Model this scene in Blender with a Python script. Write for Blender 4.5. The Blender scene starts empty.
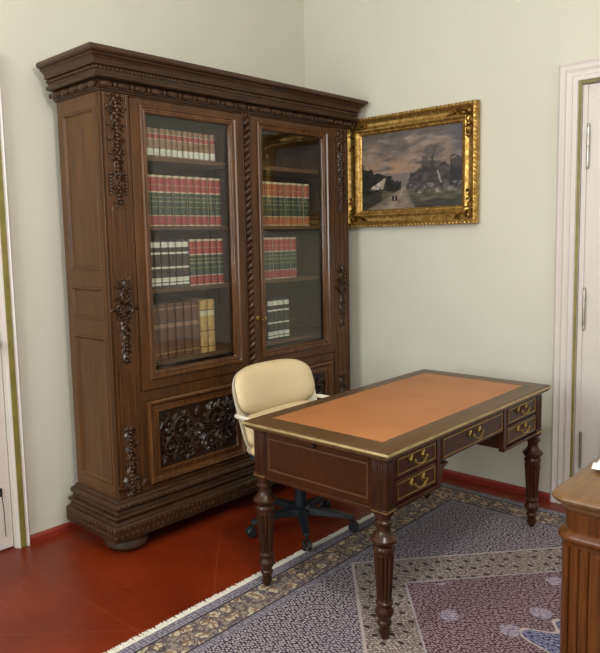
import bpy, bmesh, math, random
from mathutils import Vector, Matrix, noise
PI = math.pi
rnd = random.Random(7)
COL = bpy.context.scene.collection
scene = bpy.context.scene

# ------------------------------------------------------------------ materials
class NT:
    def __init__(s, name):
        s.mat = bpy.data.materials.new(name); s.mat.use_nodes = True
        s.t = s.mat.node_tree; s.t.nodes.clear()
        s.out = s.n('ShaderNodeOutputMaterial')
    def n(s, typ, **kw):
        nd = s.t.nodes.new(typ)
        for k, v in kw.items(): setattr(nd, k, v)
        return nd
    def set(s, sock, v):
        if isinstance(v, bpy.types.NodeSocket): s.t.links.new(v, sock)
        elif isinstance(v, (tuple, list)) and len(v) == 3 and sock.type == 'RGBA': sock.default_value = (*v, 1)
        else: sock.default_value = v
    def m(s, op, a, b=None, c=None):
        nd = s.n('ShaderNodeMath', operation=op)
        s.set(nd.inputs[0], a)
        if b is not None: s.set(nd.inputs[1], b)
        if c is not None: s.set(nd.inputs[2], c)
        return nd.outputs[0]
    def mix(s, f, a, b):
        nd = s.n('ShaderNodeMix', data_type='RGBA')
        s.set(nd.inputs[0], f); s.set(nd.inputs[6], a); s.set(nd.inputs[7], b)
        return nd.outputs[2]
    def coords(s, scale=(1, 1, 1), rot=(0, 0, 0), kind='Object'):
        tc = s.n('ShaderNodeTexCoord'); mp = s.n('ShaderNodeMapping')
        s.set(mp.inputs['Vector'], tc.outputs[kind]); mp.inputs['Scale'].default_value = scale
        mp.inputs['Rotation'].default_value = rot
        return mp.outputs[0]
    def noise(s, vec, scale=5, detail=4, rough=.55):
        nd = s.n('ShaderNodeTexNoise'); s.set(nd.inputs['Vector'], vec)
        nd.inputs['Scale'].default_value = scale; nd.inputs['Detail'].default_value = detail
        nd.inputs['Roughness'].default_value = rough
        return nd.outputs[0]
    def vor(s, vec, scale, out='Distance', rnd_=1.0):
        nd = s.n('ShaderNodeTexVoronoi'); s.set(nd.inputs['Vector'], vec)
        nd.inputs['Scale'].default_value = scale; nd.inputs['Randomness'].default_value = rnd_
        return nd.outputs[out]
    def ramp(s, f, lo, hi):
        nd = s.n('ShaderNodeMapRange'); s.set(nd.inputs[0], f)
        nd.inputs[1].default_value = lo; nd.inputs[2].default_value = hi
        return nd.outputs[0]
    def bsdf(s, color, rough=.5, metal=0, bump=None, bstr=.2, bdist=.01, coat=0, spec=.5):
        b = s.n('ShaderNodeBsdfPrincipled')
        s.set(b.inputs['Base Color'], color); s.set(b.inputs['Roughness'], rough)
        b.inputs['Metallic'].default_value = metal; b.inputs['Coat Weight'].default_value = coat
        b.inputs['Coat Roughness'].default_value = .12
        b.inputs['Specular IOR Level'].default_value = spec
        if bump is not None:
            bp = s.n('ShaderNodeBump'); bp.inputs['Strength'].default_value = bstr
            bp.inputs['Distance'].default_value = bdist
            s.set(bp.inputs['Height'], bump); s.set(b.inputs['Normal'], bp.outputs[0])
        s.t.links.new(b.outputs[0], s.out.inputs[0])
        return s.mat

def wood(name, dark, light, grain=(34, 34, 2.2), rough=.36, coat=.04, spec=.34):
    t = NT(name)
    c = t.coords(grain); f = t.noise(c, 1.6, 6, .62)
    c2 = t.coords((2.1, 2.1, .8)); g = t.noise(c2, 1.7, 2)
    k = t.m('ADD', t.m('MULTIPLY', t.ramp(f, .32, .68), .65), t.m('MULTIPLY', t.ramp(g, .3, .7), .35))
    return t.bsdf(t.mix(k, dark, light), rough, bump=f, bstr=.12, bdist=.003, coat=coat, spec=spec)

def plain(name, col, rough=.5, metal=0, var=.12, sc=14, bstr=.0, coat=0):
    t = NT(name); c = t.coords()
    f = t.noise(c, sc, 3)
    lo = tuple(x * (1 - var) for x in col); hi = tuple(min(1, x * (1 + var)) for x in col)
    return t.bsdf(t.mix(t.ramp(f, .3, .7), lo, hi), rough, metal, bump=f if bstr else None, bstr=bstr, bdist=.003, coat=coat)

MW = {}
MW['case'] = wood('bookcase_walnut', (.030, .0108, .0027), (.118, .045, .0115))
MW['side'] = wood('bookcase_side_walnut', (.046, .0180, .0050), (.128, .052, .0145))
MW['carve'] = wood('carved_walnut', (.020, .0082, .0032), (.066, .028, .010), grain=(20, 20, 6), rough=.33)
MW['panelcarve'] = wood('dark_carved_walnut', (.013, .0062, .0036), (.042, .0195, .0100), grain=(20, 20, 8), rough=.30)
MW['cornice'] = wood('cornice_walnut', (.021, .0105, .0055), (.070, .034, .0155), grain=(3, 30, 30), rough=.38)
MW['mould'] = wood('polished_moulding_walnut', (.040, .0145, .0040), (.150, .060, .018), grain=(30, 30, 3), rough=.24, coat=.25)
MW['inside'] = wood('shelf_wood', (.070, .034, .015), (.150, .074, .033), grain=(3, 30, 30), rough=.55, coat=0)
MW['desk'] = wood('desk_mahogany', (.018, .0052, .0016), (.064, .0180, .0046), grain=(6, 40, 40), rough=.32, coat=.05, spec=.26)
MW['deskv'] = wood('desk_mahogany_upright', (.022, .0075, .0035), (.060, .019, .008), grain=(40, 40, 4), rough=.28, coat=.08, spec=.3)
MW['dtop'] = wood('desk_top_border', (.060, .028, .010), (.135, .066, .024), grain=(4, 30, 30), rough=.40, coat=.05)
MW['cab'] = wood('cabinet_oak', (.040, .0105, .0024), (.165, .052, .0105), grain=(40, 40, 2.5), rough=.34, coat=.06, spec=.28)
MW['cabtop'] = wood('cabinet_top_oak', (.095, .045, .016), (.20, .102, .038), grain=(4, 30, 30), rough=.38, coat=.2)
BRASS = plain('aged_brass', (.40, .27, .085), .34, 1.0, .25, 30)
EDGE = plain('brass_edge', (.46, .345, .17), .40, .8, .2, 20)
def gilt(name, lo, hi, sc):
    t = NT(name); f = t.noise(t.coords(), sc, 5, .7); g = t.noise(t.coords(), sc * 2.3, 3)
    k = t.m('MULTIPLY', t.ramp(f, .36, .60), t.ramp(g, .25, .6))
    return t.bsdf(t.mix(k, lo, hi), t.m('SUBTRACT', .52, t.m('MULTIPLY', k, .16)), .88, bump=f, bstr=.5, bdist=.004)
GOLD = gilt('gilt_frame', (.27, .145, .030), (.70, .46, .15), 36)
GOLDD = gilt('gilt_dark_ornament', (.075, .036, .008), (.44, .26, .07), 60)
IRON = plain('black_metal', (.02, .02, .022), .4, .6)
NICKEL = plain('worn_nickel', (.45, .42, .38), .35, .9, .3, 40)
t = NT('tan_leather'); c = t.coords(); f = t.noise(c, 3, 3); g = t.vor(c, 260)
scr = t.ramp(t.noise(t.coords((1.5, 9, 1)), 2.2, 4), .66, .74)
LEATHER = t.bsdf(t.mix(t.m('MULTIPLY', scr, .35), t.mix(t.ramp(f, .3, .7), (.36, .130, .040), (.45, .175, .058)), (.62, .33, .16)), .52, bump=g, bstr=.12, bdist=.001)
t = NT('cream_leather'); c = t.coords(); f = t.noise(c, 4, 3); g = t.vor(c, 180)
CREAM = t.bsdf(t.mix(t.ramp(f, .3, .7), (.62, .47, .26), (.70, .55, .33)), .46, bump=g, bstr=.08, bdist=.001)
SHELL = plain('ivory_plastic', (.76, .68, .55), .35, 0, .05)
DPLAST = plain('dark_plastic', (.010, .013, .018), .42, 0, .2)
BLUEPL = plain('blue_black_cloth', (.022, .035, .060), .8, 0, .2, 60)
WHITE = plain('white_paint', (.62, .555, .515), .42, 0, .02, 3)
WHITEP = plain('white_paper', (.85, .84, .82), .7, 0, .02)
OLIVE = plain('olive_paint_stripe', (.20, .165, .035), .5, 0, .2, 12)
BASEB = plain('red_skirting_paint', (.24, .030, .018), .3, 0, .15, 8, coat=.3)
GREYW = plain('window_frame_paint', (.75, .74, .70), .5)

t = NT('wall_plaster'); c = t.coords()
f = t.noise(c, 1.1, 4); g = t.noise(c, 90, 3)
WALL = t.bsdf(t.mix(t.ramp(f, .3, .7), (.585, .560, .465), (.620, .598, .500)), .75, bump=g, bstr=.06, bdist=.004)
CEIL = plain('ceiling_plaster', (.80, .79, .74), .85, 0, .03, 3)

t = NT('red_painted_floor'); c = t.coords((1, 1, 1), (0, 0, PI / 4))
sx = t.n('ShaderNodeSeparateXYZ'); t.set(sx.inputs[0], c)
def seam(s, axis, step, w, off=0):
    fr = s.m('FRACT', s.m('ADD', s.m('DIVIDE', sx.outputs[axis], step), off))
    return s.m('LESS_THAN', s.m('ABSOLUTE', s.m('SUBTRACT', fr, .5)), w)
ln = t.m('MAXIMUM', seam(t, 0, .90, .0025, .2), seam(t, 1, 1.35, .002, .35))
sx = t.n('ShaderNodeSeparateXYZ'); t.set(sx.inputs[0], t.coords())
ln = t.m('MAXIMUM', ln, seam(t, 0, .82, .0022, .463))
f = t.noise(t.coords(), 2.2, 5); g = t.noise(t.coords((9, 2, 1), (0, 0, PI / 4)), 3, 4)
sp = t.m('LESS_THAN', t.vor(t.coords(), 9), .028)
base = t.mix(t.ramp(f, .3, .7), (.120, .0120, .0026), (.200, .0230, .0042))
base = t.mix(t.m('MULTIPLY', ln, .30), base, (.30, .085, .050))
base = t.mix(t.m('MULTIPLY', sp, .6), base, (.55, .30, .24))
FLOOR = t.bsdf(base, t.ramp(g, -.6, 2.6), bump=t.m('SUBTRACT', t.m('MULTIPLY', g, .3), ln), bstr=.12, bdist=.003, spec=.38)

t = NT('pane_glass')
fr = t.n('ShaderNodeFresnel'); ge = t.n('ShaderNodeNewGeometry')
t.set(fr.inputs[0], t.m('MULTIPLY_ADD', ge.outputs['Backfacing'], 1 / 1.5 - 1.5, 1.5))
tr = t.n('ShaderNodeBsdfTransparent'); tr.inputs[0].default_value = (.93, .95, .93, 1)
gl = t.n('ShaderNodeBsdfGlossy'); gl.inputs['Roughness'].default_value = .012
mx = t.n('ShaderNodeMixShader')
t.set(mx.inputs[0], fr.outputs[0]); t.set(mx.inputs[1], tr.outputs[0]); t.set(mx.inputs[2], gl.outputs[0])
t.t.links.new(mx.outputs[0], t.out.inputs[0]); GLASS = t.mat

# ------------------------------------------------------------------ mesh helpers
class M:
    def __init__(s): s.b = bmesh.new(); s.mi = 0
    def face(s, vs):
        try: f = s.b.faces.new(vs); f.material_index = s.mi; return f
        except ValueError: return None
    def box(s, x0, x1, y0, y1, z0, z1):
        v = [s.b.verts.new(p) for p in ((x0, y0, z0), (x1, y0, z0), (x1, y1, z0), (x0, y1, z0), (x0, y0, z1), (x1, y0, z1), (x1, y1, z1), (x0, y1, z1))]
        for q in ((3, 2, 1, 0), (4, 5, 6, 7), (0, 1, 5, 4), (1, 2, 6, 5), (2, 3, 7, 6), (3, 0, 4, 7)): s.face([v[i] for i in q])
        return s
    def rings(s, rings, closed=True, cap0=True, cap1=True):
        R = [[s.b.verts.new(p) for p in r] for r in rings]
        n = len(R[0])
        for a, b in zip(R, R[1:]):
            for i in range(n if closed else n - 1):
                j = (i + 1) % n; s.face([a[i], a[j], b[j], b[i]])
        if cap0: s.face(R[0][::-1])
        if cap1: s.face(R[-1])
        return R
    def lathe(s, prof, cx=0, cy=0, seg=32, nfl=0, axis='z'):
        rs = []
        for pr in prof:
            r, z = pr[0], pr[1]; fl = pr[2] if len(pr) > 2 else 0
            ring = []
            for k in range(seg):
                a = 2 * PI * k / seg
                q = r * (1 - fl * (.5 + .5 * math.cos(nfl * a)) ** 2) if fl else r
                ring.append((cx + q * math.cos(a), cy + q * math.sin(a), z))
            rs.append(ring)
        s.rings(rs); return s
    def tube(s, pts, r, seg=8, closed=False, flat=None):
        pts = [Vector(p) for p in pts]; n = len(pts); rs = []
        up = Vector((0, 0, 1))
        prevn = None
        for i, p in enumerate(pts):
            if closed: d = pts[(i + 1) % n] - pts[i - 1]
            else: d = pts[min(i + 1, n - 1)] - pts[max(i - 1, 0)]
            d.normalize()
            if prevn is None:
                nn = up.cross(d)
                if nn.length < 1e-3: nn = Vector((1, 0, 0)).cross(d)
            else: nn = prevn - d * prevn.dot(d)
            nn.normalize(); prevn = nn; bb = d.cross(nn)
            rr = r(i / (n - 1)) if callable(r) else r
            rs.append([p + (nn * math.cos(2 * PI * k / seg) + bb * math.sin(2 * PI * k / seg)) * rr for k in range(seg)])
        if closed: rs.append(rs[0])
        s.rings(rs, cap0=not closed, cap1=not closed); return s
    def ell(s, c, rx, ry, rz, seg=10, rin=6, rot=None):
        rs = []
        for i in range(1, rin):
            th = PI * i / rin; ring = []
            for k in range(seg):
                a = 2 * PI * k / seg
                p = Vector((rx * math.sin(th) * math.cos(a), ry * math.sin(th) * math.sin(a), -rz * math.cos(th)))
                if rot: p = rot @ p
                ring.append(p + Vector(c))
            rs.append(ring)
        R = s.rings(rs, cap0=False, cap1=False)
        q0, q1 = Vector((0, 0, -rz)), Vector((0, 0, rz))
        if rot: q0, q1 = rot @ q0, rot @ q1
        a = s.b.verts.new(q0 + Vector(c)); b = s.b.verts.new(q1 + Vector(c))
        for k in range(seg):
            s.face([a, R[0][(k + 1) % seg], R[0][k]]); s.face([b, R[-1][k], R[-1][(k + 1) % seg]])
        return s
    def leaf(s, P, x, z, ang, L, W, h):
        """raised acanthus-like leaf on the surface mapped by P(x, z, height)"""
        ca, sa = math.cos(ang), math.sin(ang)
        def q(a, b, hh): return s.b.verts.new(P(x + a * ca - b * sa, z + a * sa + b * ca, hh))
        base, tip = q(-L * .5, 0, h * .4), q(L * .5, W * .25, h * .55)
        l1, l2 = q(-L * .15, W * .5, 0), q(L * .25, W * .38, 0)
        r1, r2 = q(-L * .15, -W * .5, 0), q(L * .25, -W * .3, 0)
        m1, m2 = q(-L * .1, 0, h), q(L * .22, W * .05, h * .9)
        g0 = q(-L * .5, 0, -.002); g1 = q(L * .5, W * .25, -.002)
        for f in ((base, l1, m1), (l1, l2, m2, m1), (l2, tip, m2), (base, m1, r1), (r1, m1, m2, r2), (r2, m2, tip), (g0, l1, base), (g0, base, r1), (g1, tip, l2), (g1, r2, tip)): s.face(f)
    def build(s, name, mat, parent=None, loc=None, bev=0, smooth=32, off=(0, 0, 0)):
        if off != (0, 0, 0): bmesh.ops.translate(s.b, verts=s.b.verts, vec=[-o for o in off])
        bmesh.ops.recalc_face_normals(s.b, faces=s.b.faces)
        me = bpy.data.meshes.new(name); s.b.to_mesh(me); s.b.free()
        for m_ in (mat if isinstance(mat, (list, tuple)) else [mat]): me.materials.append(m_)
        if smooth:
            me.polygons.foreach_set('use_smooth', [True] * len(me.polygons))
            me.set_sharp_from_angle(angle=math.radians(smooth))
        o = bpy.data.objects.new(name, me); COL.objects.link(o)
        if parent: o.parent = parent
        if loc: o.location = loc
        if bev:
            b = o.modifiers.new('bevel', 'BEVEL'); b.width = bev; b.segments = 2; b.limit_method = 'ANGLE'; b.angle_limit = math.radians(40)
        return o

def rectframe(s, x0, x1, z0, z1, prof, plane='xz'):
    """moulded rectangular frame: prof = [(inset, y)] from the outside in"""
    rs = []
    for d, y in prof:
        pts = [(x0 + d, z0 + d), (x1 - d, z0 + d), (x1 - d, z1 - d), (x0 + d, z1 - d)]
        rs.append([(a, y, b) if plane == 'xz' else (y, a, b) for a, b in pts])
    R = s.rings(rs, cap0=False, cap1=False)
    n = 4
    for i in range(n):
        j = (i + 1) % n; s.face([R[-1][i], R[-1][j], R[0][j], R[0][i]])
    return s

def usweep(s, W, D, prof, back=True):
    """moulding round three sides of a case, prof = [(offset, z)] bottom to top, filled"""
    rs = [[(-o, D, z), (-o, -o, z), (W + o, -o, z), (W + o, D, z)] for o, z in prof]
    s.rings(rs); return s

def empty(name, label, cat, loc, rz=0, group=None):
    o = bpy.data.objects.new(name, None); COL.objects.link(o); o.empty_display_size = .1
    o.location = loc; o.rotation_euler = (0, 0, rz); o['label'] = label; o['category'] = cat
    if group: o['group'] = group
    return o
def tag(o, label, cat, group=None):
    o['label'] = label; o['category'] = cat
    if group: o['group'] = group
    return o
def struct(o): o['kind'] = 'structure'; return o

# ------------------------------------------------------------------ room
XW, YS, ZC = -5.4, -5.6, 3.6
def wall(name, m_): return struct(m_.build(name, WALL))
struct(M().box(XW - .2, .2, YS - .2, .2, -.12, 0).build('floor', FLOOR))
struct(M().box(XW - .2, .2, YS - .2, .2, ZC, ZC + .12).build('ceiling', CEIL))
# back wall (behind the bookcase) with the left door opening
DLX = (-3.36, -2.385)
w = M(); w.box(XW - .2, DLX[0], 0, .2, 0, ZC); w.box(DLX[1], .2, 0, .2, 0, ZC); w.box(DLX[0], DLX[1], 0, .2, 2.42, ZC); wall('wall_back', w)
DRY = (-2.93, -1.965)
w = M(); w.box(0, .2, YS - .2, DRY[0], 0, ZC); w.box(0, .2, DRY[1], 0, 0, ZC); w.box(0, .2, DRY[0], DRY[1], 2.36, ZC); wall('wall_right', w)
# west wall with two windows, south wall with one
WZ = (1.0, 3.2)
WIN_W = [(-1.90, -.50), (-4.75, -3.35)]
w = M(); ys = [YS - .2, WIN_W[1][0], WIN_W[1][1], WIN_W[0][0], WIN_W[0][1], 0]
for a, b in ((0, 1), (2, 3), (4, 5)): w.box(XW - .2, XW, ys[a], ys[b], 0, ZC)
for a, b in WIN_W: w.box(XW - .2, XW, a, b, 0, WZ[0]); w.box(XW - .2, XW, a, b, WZ[1], ZC)
wall('wall_left', w)
WIN_S = (-2.6, -1.2)
w = M(); w.box(XW, WIN_S[0], YS - .2, YS, 0, ZC); w.box(WIN_S[1], 0, YS - .2, YS, 0, ZC)
w.box(*WIN_S, YS - .2, YS, 0, WZ[0]); w.box(*WIN_S, YS - .2, YS, WZ[1], ZC); wall('wall_front', w)
def window(name, a, b, side):
    m_ = M(); bars = []
    h = .06
    bars += [(a, a + h, *WZ), (b - h, b, *WZ), (a, b, WZ[0], WZ[0] + h), (a, b, WZ[1] - h, WZ[1]), ((a + b) / 2 - .03, (a + b) / 2 + .03, *WZ), (a, b, 2.25, 2.31)]
    for p, q, z0, z1 in bars:
        if side == 'w': m_.box(XW - .12, XW - .06, p, q, z0, z1)
        else: m_.box(p, q, YS - .12, YS - .06, z0, z1)
    o = struct(m_.build(name, GREYW))
    g = M()
    if side == 'w': g.box(XW - .095, XW - .09, a + .03, b - .03, WZ[0] + .03, WZ[1] - .03)
    else: g.box(a + .03, b - .03, YS - .095, YS - .09, WZ[0] + .03, WZ[1] - .03)
    g.build('window_pane', GLASS, o)
window('window_1', *WIN_W[0], 'w'); window('window_2', *WIN_W[1], 'w'); window('window_3', *WIN_S, 's')

# skirting boards, painted the red of the floor
def skirt(name, runs):
    m_ = M()
    for axis, a, b in runs:
        prof = [(0, 0), (-.022, 0), (-.022, .030), (-.012, .042), (0, .042)]
        if axis == 'A': r0 = [(a, y, z) for y, z in prof]; r1 = [(b, y, z) for y, z in prof]
        else: r0 = [(y, a, z) for y, z in prof]; r1 = [(y, b, z) for y, z in prof]
        m_.rings([r0, r1])
    return struct(m_.build(name, BASEB))
skirt('baseboard_back', [('A', -2.316, -.022), ('A', XW, -3.43)])
skirt('baseboard_right', [('B', -1.845, 0), ('B', YS, -3.05)])

# doors: casing of several steps, olive stripe along the inner edge, leaf with hinges
def casing(name, a, b, zt, plane, sc=1):
    """a = inner opening low, b = inner opening high; outward stepped casing on wall face"""
    m_ = M()
    def loop(d, h):
        pts = [(a - d, 0), (a - d, zt + d), (b + d, zt + d), (b + d, 0)]
        return [(-h, p, z) if plane == 'B' else (p, -h, z) for p, z in pts]
    prof = [(.12, 0), (.12, .022), (.108, .030), (.098, .024), (.085, .020), (.074, .026), (.058, .018), (.046, .018), (.040, .026), (.018, .022), (.012, .006), (.0, .006), (.0, 0)]
    R = m_.rings([loop(d * sc, h) for d, h in prof], closed=False, cap0=False, cap1=False)
    return struct(m_.build(name, WHITE))
c1 = casing('trim_1', DRY[0], DRY[1], 2.36, 'B')
c2 = casing('trim_2', DLX[0], DLX[1], 2.42, 'A', .58)
def stripe(parent, a, b, zt, plane, w0, w1, h):
    m_ = M()
    for (p0, p1, z0, z1) in ((a - w1, a - w0, 0, zt + w1), (b + w0, b + w1, 0, zt + w1), (a - w0, b + w0, zt + w0, zt + w1)):
        if plane == 'B': m_.box(-h, 0, p0, p1, z0, z1)
        else: m_.box(p0, p1, -h, 0, z0, z1)
    o = m_.build('olive_stripe', OLIVE, parent, bev=.002)
stripe(c1, DRY[0], DRY[1], 2.36, 'B', .001, .016, .012)
stripe(c2, DLX[0], DLX[1], 2.42, 'A', .017, .047, .027)
# right door leaf
m_ = M(); m_.box(.012, .052, DRY[0] + .003, DRY[1] - .003, .008, 2.355)
for z0, z1 in ((.22, .95), (1.1, 2.2)): rectframe(m_, DRY[0] + .14, DRY[1] - .14, z0, z1, [(0, .012), (.0, .002), (.018, -.002), (.035, .008), (.05, .011)], 'yz')
d1 = struct(m_.build('door_1', WHITE, bev=.003))
m_ = M(); m_.box(.0, .012, DRY[1] - .030, DRY[1] - .003, .008, 2.355); m_.build('door_stop_bead', WHITE, d1, bev=.004)
for z0, z1 in ((1.925, 2.13), (1.04, 1.245), (.25, .43)):
    m_ = M(); y = DRY[1] - .037
    m_.lathe([(.0075, z0), (.0085, z0 + .008), (.0085, (z0 + z1) / 2 - .002), (.0065, (z0 + z1) / 2), (.0085, (z0 + z1) / 2 + .002), (.0085, z1 - .008), (.0075, z1)], -.002, y, 12)
    m_.ell((-.002, y, z0 - .008), .007, .007, .012); m_.ell((-.002, y, z1 + .008), .007, .007, .012)
    m_.build('hinge', NICKEL, d1)
# left door leaf
m_ = M(); m_.box(DLX[0] + .003, DLX[1] - .003, .012, .052, .008, 2.415)
for z0, z1 in ((.22, .95), (1.1, 2.25)): rectframe(m_, DLX[0] + .15, DLX[1] - .15, z0, z1, [(0, .012), (0, .002), (.018, -.002), (.035, .008), (.05, .011)])
d2 = struct(m_.build('door_2', WHITE, bev=.003))
m_ = M(); hx = DLX[1] - .05
m_.box(hx - .010, hx + .002, .006, .012, .29, .335); m_.tube([(hx - .003, .004, .31), (hx + .003, .003, .22), (hx + .004, .004, .12), (hx + .006, .006, .075)], .0022, 6)
m_.build('door_bolt', IRON, d2, bev=.002)
m_ = M(); m_.box(hx - .02, hx + .02, .006, .012, .93, 1.15); m_.tube([(hx, .01, 1.08), (hx, -.045, 1.08), (hx - .05, -.055, 1.08), (hx - .11, -.05, 1.075)], .009, 10)
m_.build('door_handle', IRON, d2, bev=.002)

# ------------------------------------------------------------------ bookcase
BX, BY, BR = -2.0536, -.4686, math.radians(-.79)
BW, BD = 1.9025, .40
bc = empty('bookcase', 'tall carved walnut bookcase with two glazed doors against the back wall', 'bookcase', (BX, BY, 0), BR)
ZB, ZT = .275, 2.295
# carcass: sides, back, bottom, top, centre partition, front posts and rails
m_ = M()
m_.box(.0135, .03, .03, BD, ZB, ZT); m_.box(BW - .03, BW - .0135, .03, BD, ZB, ZT); m_.box(.03, BW - .03, BD - .02, BD, ZB, ZT)
m_.box(.03, BW - .03, .045, BD - .02, .855, .885); m_.box(.03, BW - .03, .045, BD - .02, 2.262, ZT)
m_.box(.945, .965, .045, BD - .02, .885, 2.262); m_.box(.03, BW - .03, .05, BD - .02, ZB, ZB + .03)
m_.build('carcass', MW['inside'], bc)
m_ = M(); m_.box(0, .165, 0, .03, ZB, ZT); m_.box(BW - .165, BW, 0, .03, ZB, ZT)
m_.box(.925, .985, .0, .04, ZB, ZT); m_.box(.165, .925, .006, .04, .745, .80); m_.box(.985, BW - .165, .006, .04, .745, .80)
m_.box(.165, BW - .165, .004, .04, ZB, .293); m_.box(.165, .925, .002, .04, 2.278, ZT); m_.box(.985, BW - .165, .002, .04, 2.278, ZT)
m_.build('front_frame', MW['case'], bc, bev=.003)
# framed side panels: left side in view, same on the right
for nm, u0, sg in (('left', 0, -1), ('right', BW, 1)):
    m_ = M(); e = .014 * sg
    u0 -= e; a, b = (u0, u0 + e) if sg > 0 else (u0 + e, u0)
    for v0, v1, z0, z1 in ((0, .048, ZB, ZT), (.352, BD, ZB, ZT), (.048, .352, 2.215, ZT), (.048, .352, 1.345, 1.43), (.048, .352, 1.095, 1.18), (.048, .352, ZB, .34)):
        m_.box(a, b, v0, v1, z0, z1)
    for z0, z1 in ((1.43, 2.215), (1.18, 1.345), (.34, 1.095)):
        rectframe(m_, .048, .352, z0, z1, [(0, u0 + e), (.008, u0 + e * 1.25), (.016, u0 + e * .5), (.022, u0 + e * .1)], 'yz')
        m_.box(min(u0, u0 + e * .35), max(u0, u0 + e * .35), .066, .334, z0 + .018, z1 - .018)
    m_.build('side_panel', MW['side'], bc, bev=.0015)
# cornice
m_ = M()
usweep(m_, BW, BD, [(.0, 2.284), (.010, 2.287), (.010, 2.293), (.020, 2.296), (.022, 2.312), (.014, 2.330), (.010, 2.336), (.046, 2.337), (.054, 2.343), (.056, 2.350), (.052, 2.357),
                    (.040, 2.360), (.042, 2.366), (.044, 2.390), (.060, 2.393), (.062, 2.399), (.058, 2.403), (.062, 2.413), (.072, 2.424), (.084, 2.430), (.086, 2.434), (.080, 2.437), (.096, 2.444), (.101, 2.450), (.101, 2.462), (.096, 2.469)])
co = m_.build('cornice', MW['cornice'], bc, smooth=14)
# carved leaf moulding under the cornice and the bead band
m_ = M()
def along(n_side, n_front):
    for i in range(n_front): yield ('f', (i + .5) / n_front)
    for i in range(n_side): yield ('l', (i + .5) / n_side)
    for i in range(n_side): yield ('r', (i + .5) / n_side)
def place(k, tt, o):
    if k == 'f': return (-o + tt * (BW + 2 * o), -o), 0
    if k == 'l': return (-o, -o + tt * (BD + o)), 1
    return (BW + o, -o + tt * (BD + o)), 1
for k, tt in along(5, 20):
    (x, y), r = place(k, tt, .030)
    rx, ry = (.036, .012) if r == 0 else (.012, .036)
    m_.ell((x, y, 2.313), rx, ry, .016, 12, 6)
    (x, y), r = place(k, min(1, tt + (.5 / 20 if k == 'f' else .5 / 5)), .032)
    m_.ell((x, y, 2.313), .008, .008, .014, 8, 6)
m_.build('leaf_moulding', MW['carve'], co)
m_ = M()
for k, tt in along(22, 92):
    (x, y), r = place(k, tt, .050)
    rx, ry = (.0085, .006) if r == 0 else (.006, .0085)
    m_.ell((x, y, 2.380), rx, ry, .009, 8, 5)
m_.build('bead_moulding', MW['carve'], co)
# plinth
m_ = M()
usweep(m_, BW, BD, [(.064, .084), (.074, .086), (.076, .096), (.076, .158), (.070, .165), (.054, .168), (.046, .178), (.050, .190), (.060, .196), (.062, .203), (.058, .210), (.036, .213), (.028, .226), (.038, .232), (.046, .240), (.046, .252), (.038, .262), (.018, .265), (.014, .272), (.0, .276)])
pl = m_.build('plinth', MW['cornice'], bc, smooth=14)
m_ = M()
for k, tt in along(16, 66):
    (x, y), r = place(k, tt, .0765)
    for dz in (.112, .144):
        rx, ry = (.012, .004) if r == 0 else (.004, .012)
        m_.ell((x + (0 if r else (.006 if dz > .13 else -.006)), y, dz), rx, ry, .011, 8, 5)
m_.build('carved_band', MW['carve'], pl)
m_ = M()
for k, tt in along(12, 60):
    (x, y), r = place(k, tt, .044)
    rx, ry = (.0125, .007) if r == 0 else (.006, .0125)
    m_.ell((x, y, .246), rx, ry, .010, 8, 5)
m_.build('leaf_band', MW['carve'], pl)
for x, y in ((.065, .05), (BW - .065, .05), (.30, BD - .12), (BW - .30, BD - .12)):
    m_ = M(); m_.lathe([(.075, 0), (.098, .012), (.112, .030), (.112, .048), (.100, .070), (.085, .084), (.085, .088)], x, y, 32)
    m_.build('foot', MW['cornice'], bc)
# shelves
for u0, u1 in ((.03, .945), (.965, BW - .03)):
    for z in (.905, 1.293, 1.625, 1.985):
        m_ = M(); m_.box(u0 + .001, u1 - .001, .07, BD - .021, z, z + .024)
        m_.build('shelf', MW['inside'], bc, bev=.003)
SHZ = dict(r4=.929, r3=1.317, r2=1.649, r1=2.009)

# carving
def carve(name, fn, mat, parent):
    m_ = M(); fn(m_); return m_.build(name, mat, parent, smooth=20)
FP = lambda y0: (lambda x, z, h: (x, y0 - h, z))
def berries(m_, cx, cz, n, rad, y0, r):
    for i in range(n):
        a = 2 * PI * i / n; m_.ell((cx + rad * math.cos(a), y0 - .004, cz + rad * math.sin(a)), r, r, r, 8, 5)
def rosette(m_, cx, cz, R, y0, n=8):
    P = FP(y0)
    for i in range(n):
        a = 2 * PI * i / n; m_.leaf(P, cx + R * .55 * math.cos(a), cz + R * .55 * math.sin(a), a, R * .9, R * .55, .011)
    m_.ell((cx, y0 - .006, cz), R * .24, .008, R * .24, 10, 6)
def garland(m_, cx, zt, zb, hw, y0, seed, taper=.5):
    r = random.Random(seed); P = FP(y0); n = int((zt - zb) / .016)
    for i in range(n):
        tt = i / max(1, n - 1); z = zt + (zb - zt) * tt
        w_ = hw * (1 - taper * tt) * (.75 + .25 * math.sin(i * 1.7))
        for sgn in (-1, 1):
            m_.leaf(P, cx + sgn * w_ * r.uniform(.35, .7), z + r.uniform(-.008, .008), (-PI / 2 + sgn * r.uniform(.3, 1.2)), .042 * r.uniform(.8, 1.2), .020, r.uniform(.007, .013))
        m_.ell((cx + r.uniform(-.3, .3) * w_, y0 - .008, z), .009, .009, .010, 8, 5)
        if i % 4 == 0:
            for sgn in (-1, 1): m_.ell((cx + sgn * w_ * .95, y0 - .006, z), .008, .008, .008, 8, 5)
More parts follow.
